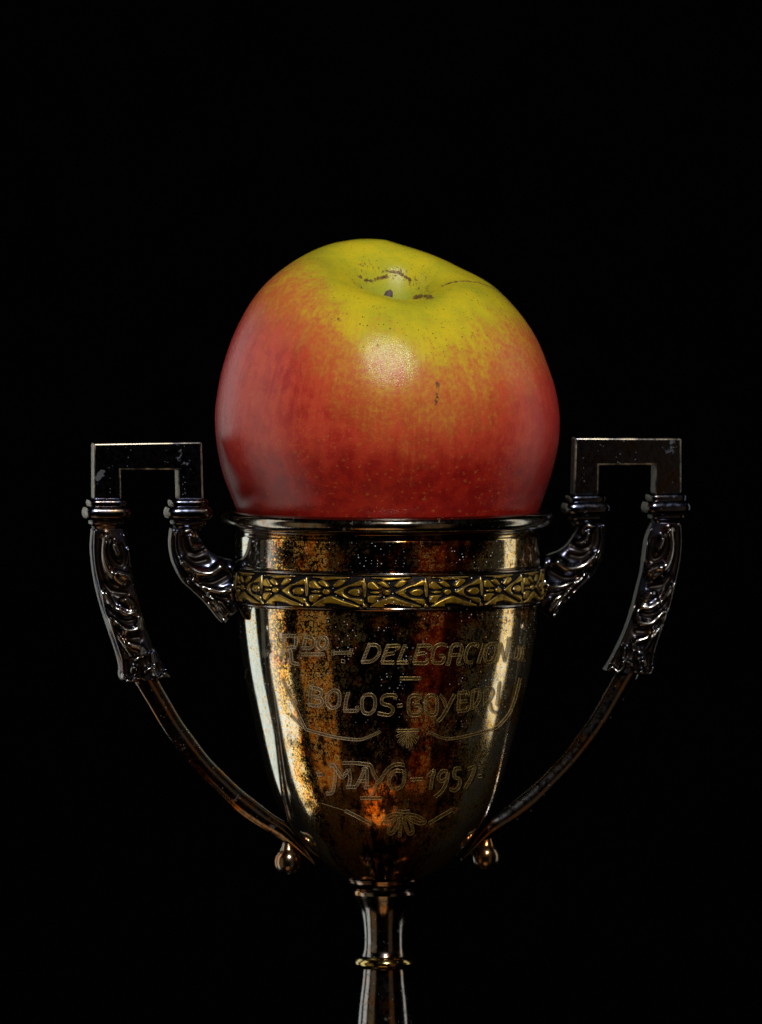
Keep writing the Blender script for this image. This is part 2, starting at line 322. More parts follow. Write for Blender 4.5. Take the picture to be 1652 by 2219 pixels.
def lean(z):                                                      # the stem stands a hair off the bowl's axis
    return np.where(z < ZR - 0.085, -6.5 * K, -6.5 * K * sstep(ZR - 0.02, ZR - 0.085, z))
def lathe(name, prof, mat, nseg=256, parent=tro, per=1, closed=False, extra=None):
    P = np.array(prof, float)                                     # (radius, picture height) in working units
    if per > 1: P = smooth(P, per)
    r = P[:, 0] * K; z = zpy(P[:, 1]); n = len(P)
    ph = np.linspace(-math.pi, math.pi, nseg, endpoint=False)
    X = np.sin(ph)[:, None] * r; Y = -np.cos(ph)[:, None] * r; Z = np.broadcast_to(z, X.shape)
    X = X + lean(Z)
    F = grid_faces(nseg, n, True, closed)
    me = mesh_from(name, np.stack([X, Y, Z], -1), F)
    uvl = me.uv_layers.new(name='uv')
    vi = np.empty(len(me.loops), np.int32); me.loops.foreach_get('vertex_index', vi)
    U = np.broadcast_to(ph[:, None], X.shape) * max(r.max(), 1e-4) * 1000
    Vv = Z * 1000
    uu = U.ravel()[vi].reshape(-1, 4).copy(); wrapm = (uu.max(1) - uu.min(1)) > math.pi * r.max() * 1000
    uu[wrapm] = np.where(uu[wrapm] < 0, uu[wrapm] + 2 * math.pi * r.max() * 1000, uu[wrapm])
    uvl.data.foreach_set('uv', np.stack([uu.ravel(), Vv.ravel()[vi]], -1).astype(np.float32).ravel())
    if extra: extra(me)
    return link(name, me, mat, parent)

BOWL = [(327.2, 1308), (325.5, 1334), (322, 1370), (317.5, 1406), (311, 1450), (303, 1492), (288.5, 1556), (271, 1628), (253, 1692), (233.5, 1743), (209, 1789), (171, 1841), (122, 1882), (84, 1903)]
bs = smooth(BOWL, 14)
NECK = [(322, 1137), (322.5, 1143), (325, 1147), (326.5, 1150), (327.5, 1154), (329, 1157), (330.5, 1162), (330.5, 1200), (330.5, 1220), (328, 1224), (326, 1230), (326, 1265), (326, 1300), (327, 1306)]
INNER = [(80, 1892), (118, 1870), (166, 1830), (203, 1779), (227, 1735), (246, 1686), (264, 1622), (281, 1552), (296, 1488), (310, 1406), (316, 1330), (318, 1250), (319, 1180), (320, 1134)]
full = np.vstack([smooth(NECK, 6), bs[2:]])
def bowl_r(z): return np.interp(-np.asarray(z), -zpy(full[:, 1]), full[:, 0]) * K

# ---- strokes of the engraving, (picture x, picture y) in working units
def c3(p): return [(585.0 + x * .19673, 1343.3 + y * .19673) for x, y in p]
def c4(p): return [(845.0 + x * .19673, 1343.3 + y * .19673) for x, y in p]
def c5(p): return [(677.1 + x * .23935, 1614.1 + y * .23935) for x, y in p]
L1 = [c3(s) for s in [
 [(160,175),(150,300),(125,440)], [(145,177),(225,174),(288,182)], [(288,182),(292,240),(282,292)], [(282,295),(190,312)], [(222,320),(236,380),(242,440),(256,474),(322,486)],
 [(398,190),(385,250),(370,310)], [(385,186),(455,198),(480,245),(455,305),(365,312)],
 [(530,255),(556,205),(606,194),(630,238),(612,298),(572,320),(536,294),(530,255)], [(348,380),(602,380)],
 [(700,366),(890,360)], [(905,320),(878,400)], [(700,332),(698,392)], [(790,452),(828,460)],
 [(1098,272),(1062,365),(1025,460)], [(1082,275),(1176,280),(1210,330),(1190,400),(1122,455),(1012,466)],
 [(1298,288),(1268,375),(1240,465)], [(1286,290),(1420,286),(1398,322)], [(1265,386),(1370,366)], [(1232,470),(1372,470)],
 [(1490,276),(1455,365),(1420,460)], [(1404,470),(1526,470)]]] + [c4(s) for s in [
 [(320,288),(295,375),(270,470)], [(306,286),(448,285),(424,330)], [(292,376),(390,366)], [(262,476),(402,475),(410,430)],
 [(632,282),(562,270),(502,300),(476,380),(476,458),(520,476),(580,468),(600,402),(545,396)],
 [(622,480),(652,478),(682,312),(732,270),(790,290),(790,362),(752,478),(786,480)], [(670,390),(780,385)],
 [(952,302),(966,270),(900,270),(860,312),(835,400),(852,462),(912,470)], [(1042,264),(1010,370),(978,476)],
 [(1070,302),(1110,264),(1160,274),(1176,330),(1152,420),(1110,466),(1064,456),(1050,390),(1070,302)],
 [(1180,455),(1205,360),(1226,262)], [(1226,262),(1248,360),(1268,456)], [(1268,456),(1296,330),(1318,212),(1362,210)],
 [(1408,300),(1386,440)], [(1404,296),(1432,312),(1426,400),(1386,440)],
 [(1462,300),(1450,440)], [(1462,300),(1494,300)], [(1456,370),(1484,370)], [(1450,440),(1490,440)]]]
L2 = [c4([(118,645),(348,645)])]
L3 = [c3(s) for s in [
 [(460,735),(452,840),(445,945)], [(446,742),(540,762),(576,792),(560,836),(482,850)], [(490,850),(568,870),(582,918),(542,946),(436,936)],
 [(640,832),(700,780),(758,790),(776,850),(764,940),(702,970),(652,940),(634,880),(640,832)],
 [(872,798),(850,880),(836,1000)], [(824,1000),(965,1000),(968,952)],
 [(1024,872),(1060,830),(1130,828),(1166,880),(1160,980),(1110,1032),(1050,1022),(1024,960),(1024,872)],
 [(1386,872),(1388,834),(1300,830),(1246,860),(1250,920),(1340,952),(1366,1000),(1330,1046),(1262,1042),(1200,1028)], [(1412,946),(1468,940)]]] + [c4(s) for s in [
 [(348,872),(330,840),(262,834),(222,870),(214,960),(230,1036),(300,1050),(340,1030),(342,950),(282,940)],
 [(400,890),(430,840),(490,834),(526,870),(530,970),(510,1040),(442,1042),(406,1000),(400,890)],
 [(560,828),(600,880),(632,965)], [(722,818),(680,900),(642,980),(584,1075),(538,1120)],
 [(772,808),(768,905),(764,1002)], [(762,810),(864,798),(860,836)], [(772,902),(856,896)], [(762,1004),(862,992),(866,950)],
 [(926,780),(916,880),(910,988)], [(916,784),(990,778),(992,868),(952,940),(924,952)], [(952,950),(980,1010),(1024,1062)],
 [(1060,758),(1056,950)], [(1056,756),(1120,754),(1146,800),(1112,880),(1062,932)], [(1112,920),(1134,1000),(1182,1022)],
 [(1216,690),(1204,810),(1190,940)]]]
L4 = [c3([(150,650),(190,760),(250,880),(310,1000),(400,1188),(440,1215),(560,1250),(700,1285),(850,1310),(1000,1320),(1100,1290),(1230,1232)]),
      c3([(240,1050),(290,1100),(382,1190)]),
      c4([(440,1235),(540,1280),(640,1310),(760,1300),(900,1270),(1050,1230),(1180,1190),(1260,1120),(1340,1000),(1400,830),(1442,640)]),
      c4([(1200,1170),(1300,1070),(1352,990)]),
      c4([(92,1222),(332,1214)])] + [c4([(210 + dx * .12, 1238), (210 + dx * .6, 1238 + dy * .55), (210 + dx, 1238 + dy)]) for dx, dy in
      ((-122, 48), (-98, 108), (-52, 140), (0, 168), (46, 148), (92, 118), (118, 60))]
L5 = [c5(s) for s in [
 [(60,270),(106,270)], [(178,188),(216,196),(226,280),(216,360),(200,432),(148,442)], [(222,206),(256,256),(292,296),(342,222)], [(346,216),(360,300),(350,374)], [(330,382),(416,382)],
 [(420,372),(458,296),(488,222)], [(468,224),(506,224),(514,300),(512,380)], [(432,332),(510,326)], [(488,386),(542,382)],
 [(288,165),(400,164),(500,178),(544,190),(572,260),(608,322)], [(850,186),(800,176),(740,190),(682,240),(642,308),(602,350),(564,436),(546,470)], [(458,482),(642,482)],
 [(834,238),(764,238),(722,290),(714,350),(742,402)], [(846,228),(852,300),(832,370),(778,402)],
 [(905,316),(1018,310)], [(1064,284),(1120,232),(1104,300),(1090,402)],
 [(1242,242),(1192,240),(1160,290),(1182,330),(1230,302),(1246,250)], [(1246,250),(1232,340),(1190,420),(1130,472)],
 [(1362,214),(1310,220),(1306,290),(1350,312),(1350,370),(1310,412),(1264,402)],
 [(1424,222),(1482,204),(1460,290),(1400,396)], [(1518,286),(1552,280)]]]
L6 = [c5(s) for s in [
 [(320,596),(440,656),(560,722)], [(1076,716),(1180,650),(1288,588)], [(770,600),(830,606),(902,604)],
 [(842,622),(740,632),(656,686),(684,704),(760,682),(812,642)], [(802,652),(752,692),(714,770),(740,804),(790,742),(816,662)],
 [(830,644),(822,740),(816,834)], [(848,652),(870,740),(900,804),(934,780),(912,702),(870,646)], [(880,630),(960,642),(1042,690),(1000,712),(922,682),(870,642)]]]
THIN = [c5([(110,530),(220,566),(320,596)])]

def to_surface(q, lift):
    q = np.asarray(q, float); x = (q[:, 0] - CX) * K; z = zpy(q[:, 1])
    for _ in range(14):
        r = bowl_r(z) ; s = np.clip(x / r, -0.985, 0.985)
        P = np.stack([r * s, -r * np.sqrt(1 - s * s), z], -1); e = q - proj(P)
        x = np.clip(x + e[:, 0] * K, -0.985 * r, 0.985 * r); z = z - e[:, 1] * K
    r = bowl_r(z); s = np.clip(x / r, -0.985, 0.985); co = np.sqrt(1 - s * s)
    dz = 2e-4; sl = (bowl_r(z + dz) - bowl_r(z - dz)) / (2 * dz)
    N = np.stack([s, -co, -sl], -1); N /= np.linalg.norm(N, axis=1)[:, None]
    return np.stack([r * s + lean(z), -r * co, z], -1) + N * lift[:, None]
def ridge(q, w, h, V, F):                                         # a low burr with a triangular section along q
    q = np.asarray(q, float); t = np.gradient(q, axis=0); t /= np.maximum(np.linalg.norm(t, axis=1), 1e-9)[:, None]
    nrm = np.stack([-t[:, 1], t[:, 0]], -1); n = len(q); off = len(V)
    A = np.concatenate([q - nrm * w, q, q + nrm * w])
    L = np.concatenate([np.full(n, -0.6), np.full(n, h), np.full(n, -0.6)]) * K
    V.extend(zip(A.tolist(), L.tolist()))
    for i in range(n - 1):
        F.append((off + i, off + i + 1, off + n + i + 1, off + n + i)); F.append((off + n + i, off + n + i + 1, off + 2 * n + i + 1, off + 2 * n + i))
def engrave(name, strokes, W=6.6, thin=()):
    V, F = [], []
    for s in strokes:
        s = np.asarray(s, float)
        if len(s) > 2: s = smooth(s, 6)
        L = np.linalg.norm(np.diff(s, axis=0), axis=1).sum(); n = max(3, int(L / 1.5)); q = resample(s, n)
        t = np.gradient(q, axis=0); t /= np.maximum(np.linalg.norm(t, axis=1), 1e-9)[:, None]; nr = np.stack([-t[:, 1], t[:, 0]], -1)
        ww = W / 2 * (1 + 0.05 * rng.standard_normal(n))[:, None]
        ridge(q + nr * ww, 0.62, 0.9, V, F); ridge(q - nr * ww, 0.62, 0.9, V, F)
        m = max(2, int(L / 3.0)); k = resample(q, m); tk = np.gradient(k, axis=0); tk /= np.maximum(np.linalg.norm(tk, axis=1), 1e-9)[:, None]
        nk = np.stack([-tk[:, 1], tk[:, 0]], -1)
        for i in range(m):                                        # the rocking tool's cross cuts
            a = k[i] - nk[i] * W / 2 - tk[i] * 1.0; b = k[i] + nk[i] * W / 2 + tk[i] * 1.0
            ridge([a, (a + b) / 2 + tk[i] * .5, b], 0.55, 0.6, V, F)
    for s in thin: ridge(resample(s, 30), 0.5, 0.5, V, F)
    P = to_surface(np.array([v[0] for v in V]), np.array([v[1] for v in V]))
    return link(name, mesh_from(name, P, np.array(F)), M_CUT, tro, True)

def bowl_extra(me):
    n = len(me.vertices); co = np.empty(n * 3, np.float32); me.vertices.foreach_get('co', co); co = co.reshape(-1, 3)
    q = proj(co); wv = np.zeros(n)
    idx = np.where((co[:, 1] < 0) & (q[:, 1] > 1360) & (q[:, 1] < 1830))[0]
    for group, amp, rad in ((L1[:9], 0.9, 7), (L3[:6], 0.8, 5), (L4, 0.75, 5.5), (L5[:14], 1.0, 8), (L6, 1.0, 9), (L3[10:18], 0.4, 5), (L5[14:], 0.4, 5)):
        for s in group:
            s = np.asarray(s); lo = s.min(0) - 25; hi = s.max(0) + 25
            j = idx[(q[idx, 0] > lo[0]) & (q[idx, 0] < hi[0]) & (q[idx, 1] > lo[1]) & (q[idx, 1] < hi[1])]
            wv[j] = np.maximum(wv[j], amp * np.exp(-(seg_dist(q[j], s) / rad) ** 2))
    cv = np.zeros(n)
    for s in sum((L1, L2, L3, L4, L5, L6), []):
        s = np.asarray(s); s = smooth(s, 4) if len(s) > 2 else s; lo = s.min(0) - 9; hi = s.max(0) + 9
        j = idx[(q[idx, 0] > lo[0]) & (q[idx, 0] < hi[0]) & (q[idx, 1] > lo[1]) & (q[idx, 1] < hi[1])]
        cv[j] = np.maximum(cv[j], np.exp(-(seg_dist(q[j], s) / 3.9) ** 4))
    attr(me, 'cut', cv)
    attr(me, 'worn', np.clip(wv, 0, 1))
outer = np.vstack([resample(smooth(NECK, 6), 60), resample(bs[2:], 260)])
lathe('bowl', np.vstack([outer, smooth(INNER, 6)]), M_BOWL, 900, extra=bowl_extra)
a = np.linspace(0, 2 * math.pi, 40, endpoint=False)
lathe('rim', [(341 + 19 * math.cos(t), 1123 - 17.5 * math.sin(t)) for t in a], M_RIM, 512, closed=True)
lathe('bead_ring', [(326 + 7.5 * math.cos(t), 1228 - 5 * math.sin(t)) for t in a], M_TURN, 384, closed=True)
lathe('bead_ring', [(326.5 + 6.5 * math.cos(t), 1303 - 5.5 * math.sin(t)) for t in a], M_TURN, 384, closed=True)
lathe('groove_ring', [(322.5 + 5 * math.cos(t), 1144 - 3 * math.sin(t)) for t in a], M_TURN, 384, closed=True)

# ---- relief band: 16 repeats, a height field round the cup
def band():
    nu, nv = 16 * 110, 64
    ph = np.linspace(-math.pi, math.pi, nu, endpoint=False); vv = np.linspace(-1, 1, nv)   # v = -1 top
    per = 2 * math.pi / 16
    x = ((ph - R(1.4)) / per) % 1.0                                # 0 = lattice node beside the boss
    X, Vv = np.meshgrid(x, vv, indexing='ij')
    XX = X * 2.55; Q = np.stack([XX, Vv], -1)                      # pattern space with true proportions
    def S(p): return [(a * 2.55, b) for a, b in p]
    H = np.zeros_like(X)
    def poly(pts, soft=0.10):
        p = smooth(S(pts) + S(pts[:1]), 5); d = np.full(X.shape, 1e9); ins = np.zeros(X.shape, bool)
        for sh in (-2.55, 0, 2.55):
            pq = p + np.array([sh, 0])
            d = np.minimum(d, seg_dist(Q, pq))
            i2 = np.zeros(X.shape, bool)
            for (ax, ay), (bx, by) in zip(pq[:-1], pq[1:]):
                c = ((ay > Vv) != (by > Vv)) & (XX < (bx - ax) * (Vv - ay) / ((by - ay) if abs(by - ay) > 1e-9 else 1e-9) + ax); i2 ^= c
            ins |= i2
        sd = np.where(ins, d, -d); return sstep(-soft * .8, soft * .4, sd)
    up_ = []
    for s in (-1, 1):
        up_ += [[(.07, 0), (.22, .30 * s), (.36, .50 * s), (.52, .78 * s), (.53, .50 * s), (.42, .42 * s), (.30, .36 * s), (.22, .14 * s), (.20, 0)]]
        up_ += [[(.63, .62 * s), (.70, .68 * s), (.78, .38 * s), (.82, .24 * s), (.70, .22 * s), (.63, .30 * s)]]
        if s > 0:
            up_ += [[(-.34, .93), (-.22, .62), (-.02, .30), (.10, .42), (.22, .60), (.48, .93), (.30, .95), (.16, .80), (.0, .72), (-.12, .78), (-.14, .95)]]
        else:
            up_ += [[(-.22, -.62), (-.13, -.70), (-.04, -.36), (-.12, -.38)], [(.05, -.42), (.14, -.76), (.24, -.74), (.20, -.52), (.10, -.34)], [(-.32, -.94), (-.20, -.90), (-.10, -.78), (.10, -.84), (.30, -.95)]]
    up_ += [[(.30, .0), (.36, .16), (.46, .20), (.50, .06), (.50, -.06), (.46, -.20), (.36, -.16)], [(.55, .75), (.60, .95), (.55, .97)], [(.555, -.9), (.585, -.3), (.57, .3), (.545, -.3)]]
    for p in up_: H = np.maximum(H, poly(p))
    H = np.maximum(H, poly([(.66, .0), (.73, .07), (.80, .04), (.80, -.04), (.73, -.06)], .06))
    H = np.maximum(H, sstep(.20, .13, np.hypot(((X - .925 + .5) % 1 - .5) * 2.55, Vv)))
    crest = np.exp(-((H - .55) / .22) ** 2)
    wob = sum(a * np.sin(k * ph + p) for a, k, p in ((.06, 7, .4), (.07, 13, 1.9), (.05, 29, .7), (.05, 41, 2.6)))
    H = np.clip(H * (1 + wob)[:, None], 0, 1.2)
    r = (329 + 5.5 * np.sqrt(np.clip(1 - Vv ** 2 * .9, 0, 1)) + 6.0 * H) * K * 1.0
    z = zpy(1266 + 33 * Vv)
    P = np.stack([np.sin(ph)[:, None] * r, -np.cos(ph)[:, None] * r, z], -1)
    me = mesh_from('relief_band', P, grid_faces(nu, nv, True, False)); attr(me, 'relief', H); attr(me, 'crest', crest)
    return link('relief_band', me, M_BAND, tro)
band()

for nm, st in (('inscription', L1), ('inscription', L2), ('inscription', L3), ('engraved_scroll', L4), ('inscription', L5)): engrave(nm, st, 5.2 if 'scroll' in nm else 6.6)
engrave('engraved_shell', L6, 6.6, THIN)

# ---- stem
lathe('stem_collar', [(70, 1903), (79, 1906), (78.5, 1910), (76, 1917), (70.5, 1924), (67, 1927), (62, 1928), (62, 1932)], M_TURN, 160, per=5)
lathe('stem', [(60, 1927), (65.5, 1931), (67, 1938), (65, 1944), (60, 1955), (54, 1969), (49, 1988), (46, 2010), (44.7, 2035), (45.5, 2058), (49, 2070), (52, 2076)], M_TURN, 160, per=6)
lathe('stem_bead', [(48, 2073), (58, 2076), (64, 2083), (65.5, 2088.5), (63, 2095), (55, 2100.5), (46, 2102)], M_GOLDISH, 160, per=6)
lathe('lower_stem', [(44, 2099), (47, 2103), (49, 2125), (52, 2148), (56, 2180), (59.5, 2219), (66, 2290), (80, 2380), (104, 2470), (120, 2520)], M_TURN, 160, per=6)
lathe('foot', [(110, 2515), (128, 2522), (150, 2535), (160, 2560), (210, 2590), (262, 2640), (300, 2700), (318, 2740), (322, 2760), (322, 2800), (300, 2803), (1, 2803)], M_TURN, 160, per=6)

# ---- handles
AROT = R(9.0)
ca, sa = math.cos(AROT), math.sin(AROT)
def hp(px, py, side, depth=0.0):                                  # left-handle picture point -> metres, depth towards the viewer
    px = np.asarray(px, float); py = np.asarray(py, float); depth = np.asarray(depth, float)
    U = (CX - px) / (ca * 1.005); V = py - 4.5 * U / 640 + (0.5 if side < 0 else -3.5) * 1.0
    x = side * U * K * ca; y = side * U * K * sa
    return np.stack([x + depth * sa, y - depth * ca, np.broadcast_to(zpy(V), x.shape)], -1)
def orient(me):
    bm = bmesh.new(); bm.from_mesh(me); bmesh.ops.recalc_face_normals(bm, faces=bm.faces[:]); bm.to_mesh(me); bm.free(); return me
def plate(name, left, right, side, parent, ns, nt, te, dome, strokes=(), mat=None, taper=None, q=0.5):
    Lp, Rp = resample(smooth(left, 8), ns), resample(smooth(right, 8), ns)
    t = 0.5 - 0.5 * np.cos(np.linspace(0, math.pi, nt))
    P2 = Lp[:, None, :] * (1 - t)[None, :, None] + Rp[:, None, :] * t[None, :, None]
    h = te + dome * np.clip(1 - (2 * t - 1) ** 2, 0, 1) ** q
    h = np.broadcast_to(h, P2.shape[:2]).copy(); base_h = h.copy()
    fade = np.clip(1 - (2 * t - 1) ** 10, 0, 1)
    for line, amp, wd in strokes:
        l = smooth(line, 5) if len(line) > 2 else np.array(line, float)
        h += .85 * amp * np.exp(-(seg_dist(P2, l) / (wd * 1.05)) ** 2) * 1e-3 * (fade if amp < 0 else 1.0)
    if taper is not None: h *= np.interp(np.linspace(0, 1, ns), *taper)[:, None]
    h = np.maximum(h, 0.2e-3)
    rel = h - base_h
    A = np.concatenate([P2, P2[:, ::-1]], 1); RL = np.concatenate([rel, rel[:, ::-1]], 1) * 1000; D = np.concatenate([h, -h[:, ::-1]], 1)
    P = hp(A[..., 0], A[..., 1], side, D); m = 2 * nt
    F = grid_faces(ns, m, False, True).tolist()
    F.append(list(range(m))); F.append([(ns - 1) * m + i for i in range(m)])
    o = link(name, orient(mesh_from(name, P, F)), mat or M_LEG, parent)
    attr(o.data, 'relief', RL)
    if mat is None:                                               # the narrow flanks keep their grey oxide, darkened for shade on the right handle
        o.data.materials.append(M_OXIDE if side < 0 else M_OXIDE_SHADE)
        mi = np.zeros(len(o.data.polygons), np.int32); k = np.arange((ns - 1) * m) % m; mi[:(ns - 1) * m] = (k == nt - 1) | (k == m - 1)
        o.data.polygons.foreach_set('material_index', mi)
    return o
def se_loft(name, cx, rows, side, parent, mat=None, p=7, nr=72):  # stacked rounded rectangles: (picture y, half width, half thickness, centre shift)
    rows = smooth(rows, 5); a = np.linspace(0, 2 * math.pi, nr, endpoint=False); P = []
    for V_, hw, ht, sh in rows:
        c, s = np.cos(a), np.sin(a); rr = (np.abs(c) ** p + np.abs(s) ** p) ** (-1 / p)
        P.append(hp(cx + sh + hw * rr * c, np.full(nr, V_), side, ht * K * rr * s))
    P = np.array(P); n = len(rows); F = grid_faces(n, nr, False, True).tolist(); F.append(list(range(nr))); F.append([(n - 1) * nr + i for i in range(nr)])
    o = link(name, orient(mesh_from(name, P, F)), mat or M_CAST, parent); o.data.materials.append(M_OXIDE if side < 0 else M_OXIDE_SHADE)
    for f in o.data.polygons:
        if f.normal.x * ca + f.normal.y * sa < -.80: f.material_index = 1
    return o
def g2(p): return [(162.5 + x * .2685, 920.9 + y * .2685) for x, y in p]
def g7(p): return [(178.7 + x * .2131, 1126.7 + y * .2131) for x, y in p]
def g6(p): return [(270.9 + x * .2623, 1435.5 + y * .2623) for x, y in p]
def bracket(side, parent):
    out = [(201, 1084), (201, 960.5), (434, 956.5), (437.5, 1084), (383, 1084), (381.5, 1017), (259, 1017.5), (260, 1084)]
    d = 24 * K; bm = bmesh.new()
    fr = [bm.verts.new(hp(x, y, side, d)) for x, y in out]; bk = [bm.verts.new(hp(x, y, side, -d)) for x, y in out]; n = len(out)
    bm.faces.new(fr); bm.faces.new(bk[::-1])
    for i in range(n): bm.faces.new((fr[i], bk[i], bk[(i + 1) % n], fr[(i + 1) % n]))
    bmesh.ops.recalc_face_normals(bm, faces=bm.faces[:])
    bmesh.ops.bevel(bm, geom=bm.edges[:], offset=3.6 * K, segments=4, affect='EDGES', profile=0.5)
    bmesh.ops.triangulate(bm, faces=[f for f in bm.faces if len(f.verts) > 4])
    for f in bm.faces: f.smooth = f.calc_area() < 60 * K * K * 6 and len(f.verts) == 4
    me = bpy.data.meshes.new('bracket'); bm.to_mesh(me); bm.free()
    o = link('bracket', me, M_CAST, parent, False); me.materials.append(M_OXIDE if side < 0 else M_OXIDE_SHADE); me.materials.append(M_EDGE)
    for f in me.polygons:
        n = f.normal; e = abs(n.x * ca + n.y * sa)
        if e > .8: f.material_index = 1
        elif f.use_smooth: f.material_index = 2
    return o
OUT_L = g2([(135, 832), (126, 1000), (150, 1220), (190, 1400), (250, 1600), (315, 1790), (352, 1930), (352, 2010), (372, 2050), (425, 2072)])
OUT_R = g2([(375, 832), (420, 960), (440, 1100), (460, 1230), (490, 1350), (540, 1550), (600, 1720), (672, 1870), (730, 1975), (758, 2022)])
OUT_S = [(g7(p), a, w) for p, a, w in [
 ([(112,110),(108,300),(128,500),(172,700),(217,900),(262,1050),(315,1180),(355,1300),(398,1440),(405,1570)], .75, 3.2),
 ([(425,150),(470,300),(492,480),(522,600),(562,780),(612,1000),(662,1150),(732,1310),(802,1430),(878,1560)], .65, 3.4),
 ([(265,990),(300,1090),(370,1210),(480,1370)], .9, 3.6), ([(160,200),(150,400),(190,560),(240,680),(330,860)], -.6, 4.5),
 ([(225,160),(205,300),(232,450),(300,570),(385,632)], 1.2, 8), ([(305,245),(342,335)], 1.7, 8), ([(270,190),(252,300),(300,410),(380,455),(412,380),(380,250)], -.9, 5),
 ([(330,530),(390,550),(448,585)], 1.3, 7.5), ([(452,300),(464,450)], .6, 5), ([(215,640),(290,710),(420,740)], -1.0, 6),
 ([(222,740),(280,840),(355,905),(430,945),(505,935)], 1.25, 8), ([(420,800),(472,855)], 1.3, 8.5), ([(250,880),(330,985),(440,1015),(520,1000)], -.9, 5),
 ([(300,985),(380,1085),(470,1112),(548,1080),(562,985)], 1.2, 7.5), ([(330,1100),(420,1190),(560,1185)], -.9, 6), ([(400,1165),(470,1255),(560,1285),(602,1345),(560,1392)], 1.1, 7),
 ([(600,900),(640,1100),(700,1290)], -.5, 6),
 ([(690,1350),(700,1420),(715,1480)], 1.3, 4.5), ([(610,1540),(650,1500),(690,1490),(720,1560),(770,1590),(815,1545),(870,1590)], 1.3, 4.5), ([(660,1440),(640,1400)], -.8, 7), ([(770,1470),(790,1510)], -.9, 7),
 ([(395,1560),(420,1615),(490,1625),(525,1590)], 1.3, 4.5), ([(475,1540),(490,1490),(545,1490),(560,1440),(535,1410)], 1.2, 4.5), ([(430,1440),(440,1560)], -1.2, 6), ([(560,1420),(570,1560),(590,1640)], -1.6, 6)]]
IN_L = g7([(892, 78), (880, 230), (900, 380), (940, 490), (1010, 612), (1100, 700), (1200, 792), (1290, 890), (1360, 980), (1412, 1036)])
IN_R = g7([(1135, 78), (1182, 170), (1252, 280), (1340, 350), (1440, 388), (1560, 430), (1620, 620), (1600, 830), (1530, 955), (1446, 1034)])
IN_S = [(g7(p), a, w) for p, a, w in [
 ([(895,100),(885,230),(905,380),(945,485),(1015,605),(1105,695),(1205,788),(1295,888),(1420,1030)], .7, 3.2),
 ([(932,120),(930,260),(960,370),(1010,470),(1090,590),(1200,700),(1300,790),(1420,960)], .9, 3.2), ([(910,180),(915,320),(960,450),(1050,590)], -.7, 3.5),
 ([(1030,105),(1085,96),(1132,145)], 1.2, 6), ([(1068,180),(1108,258),(1188,275)], 1.4, 6.5), ([(1010,180),(1030,290),(1110,332),(1215,290)], -1.0, 6),
 ([(1010,420),(1080,490),(1180,530),(1290,530),(1385,465)], 1.6, 10), ([(1040,368),(1130,418),(1245,398)], -.9, 6), ([(1050,550),(1160,622),(1300,632),(1455,556)], -1.0, 6),
 ([(1120,592),(1250,682),(1380,722),(1475,700)], 1.2, 7.5), ([(1220,735),(1350,775),(1455,785)], -.8, 5), ([(1255,752),(1380,832),(1462,935)], 1.1, 7.5), ([(1300,860),(1380,920),(1420,1000)], .9, 6), ([(1500,480),(1530,620),(1500,760)], .7, 9)]]
ST_L = g6([(60, 120), (85, 170), (180, 330), (280, 500), (380, 650), (500, 800), (620, 940), (760, 1080), (900, 1220), (1050, 1330), (1200, 1420), (1300, 1485), (1420, 1580), (1560, 1690)])
ST_R = g6([(260, 120), (290, 175), (362, 300), (455, 460), (562, 610), (682, 770), (805, 900), (950, 1040), (1100, 1160), (1230, 1262), (1345, 1335), (1420, 1420), (1490, 1520), (1560, 1640)])
STRAP_S = [(g6([(95, 180), (190, 335), (290, 505), (390, 655), (510, 805), (630, 945), (770, 1085), (910, 1222), (1060, 1335), (1300, 1480)]), .25, 3)]
for side in (-1, 1):
    h = bpy.data.objects.new('handle', None); COL.objects.link(h); h.parent = tro; h.empty_display_size = 0.01
    h['label'] = 'cast handle in the light with pale oxide patches' if side < 0 else 'cast handle in deep shadow with shade painted into its grey oxide'
    bracket(side, h)
    col = lambda cx: [(1078, 30, 25, 0), (1080, 36, 31, 0), (1084, 40, 35, 0), (1089, 41, 36.5, 0), (1094, 40, 36, 0), (1095.5, 40.5, 36, 0), (1098, 44.5, 39.5, 0), (1104, 48, 43, 0), (1111, 49.5, 44.5, 0), (1118, 48, 43, 0), (1124, 43.5, 38.5, 0), (1127, 36, 31, 0), (1130, 36.5, 32, 0), (1135, 35.5, 30, 0), (1138, 32, 26, 0), (1144, 28, 23, 0), (1148, 27, 20, 0)]
    se_loft('collar', 230.5, col(0), side, h); se_loft('collar', 407, col(0), side, h)
    plate('leaf_leg', OUT_L, OUT_R, side, h, 260, 72, 1.2e-3, 1.5e-3, OUT_S)
    plate('scroll_leg', IN_L, IN_R, side, h, 220, 72, 1.2e-3, 1.5e-3, IN_S)
    plate('strap', ST_L, ST_R, side, h, 140, 26, 0.7e-3, 1.3e-3, STRAP_S, M_TURN, ([0, .8, 1], [1, 1, .8]), q=0.7)
    c = hp(624, 1868, side); bm = bmesh.new(); n1, n2 = 40, 28; P = []
    for j in range(n2):
        th = math.pi * j / (n2 - 1); nk = max(0, 1 - th / .62); r = 30 * math.sin(th) * (1 - .3 * nk) + (9 * nk ** .7 if th > 0 else 0); zz = 32 * math.cos(th) + 24 * nk ** 1.7
        P.append([(c[0] + r * K * math.cos(q), c[1] + r * K * math.sin(q), c[2] + zz * K) for q in np.linspace(0, 2 * math.pi, n1, endpoint=False)])
    bm.free()
    link('ball_knob', mesh_from('ball_knob', np.array(P), grid_faces(n2, n1, False, True)[:, ::-1].copy()), M_KNOB, h)

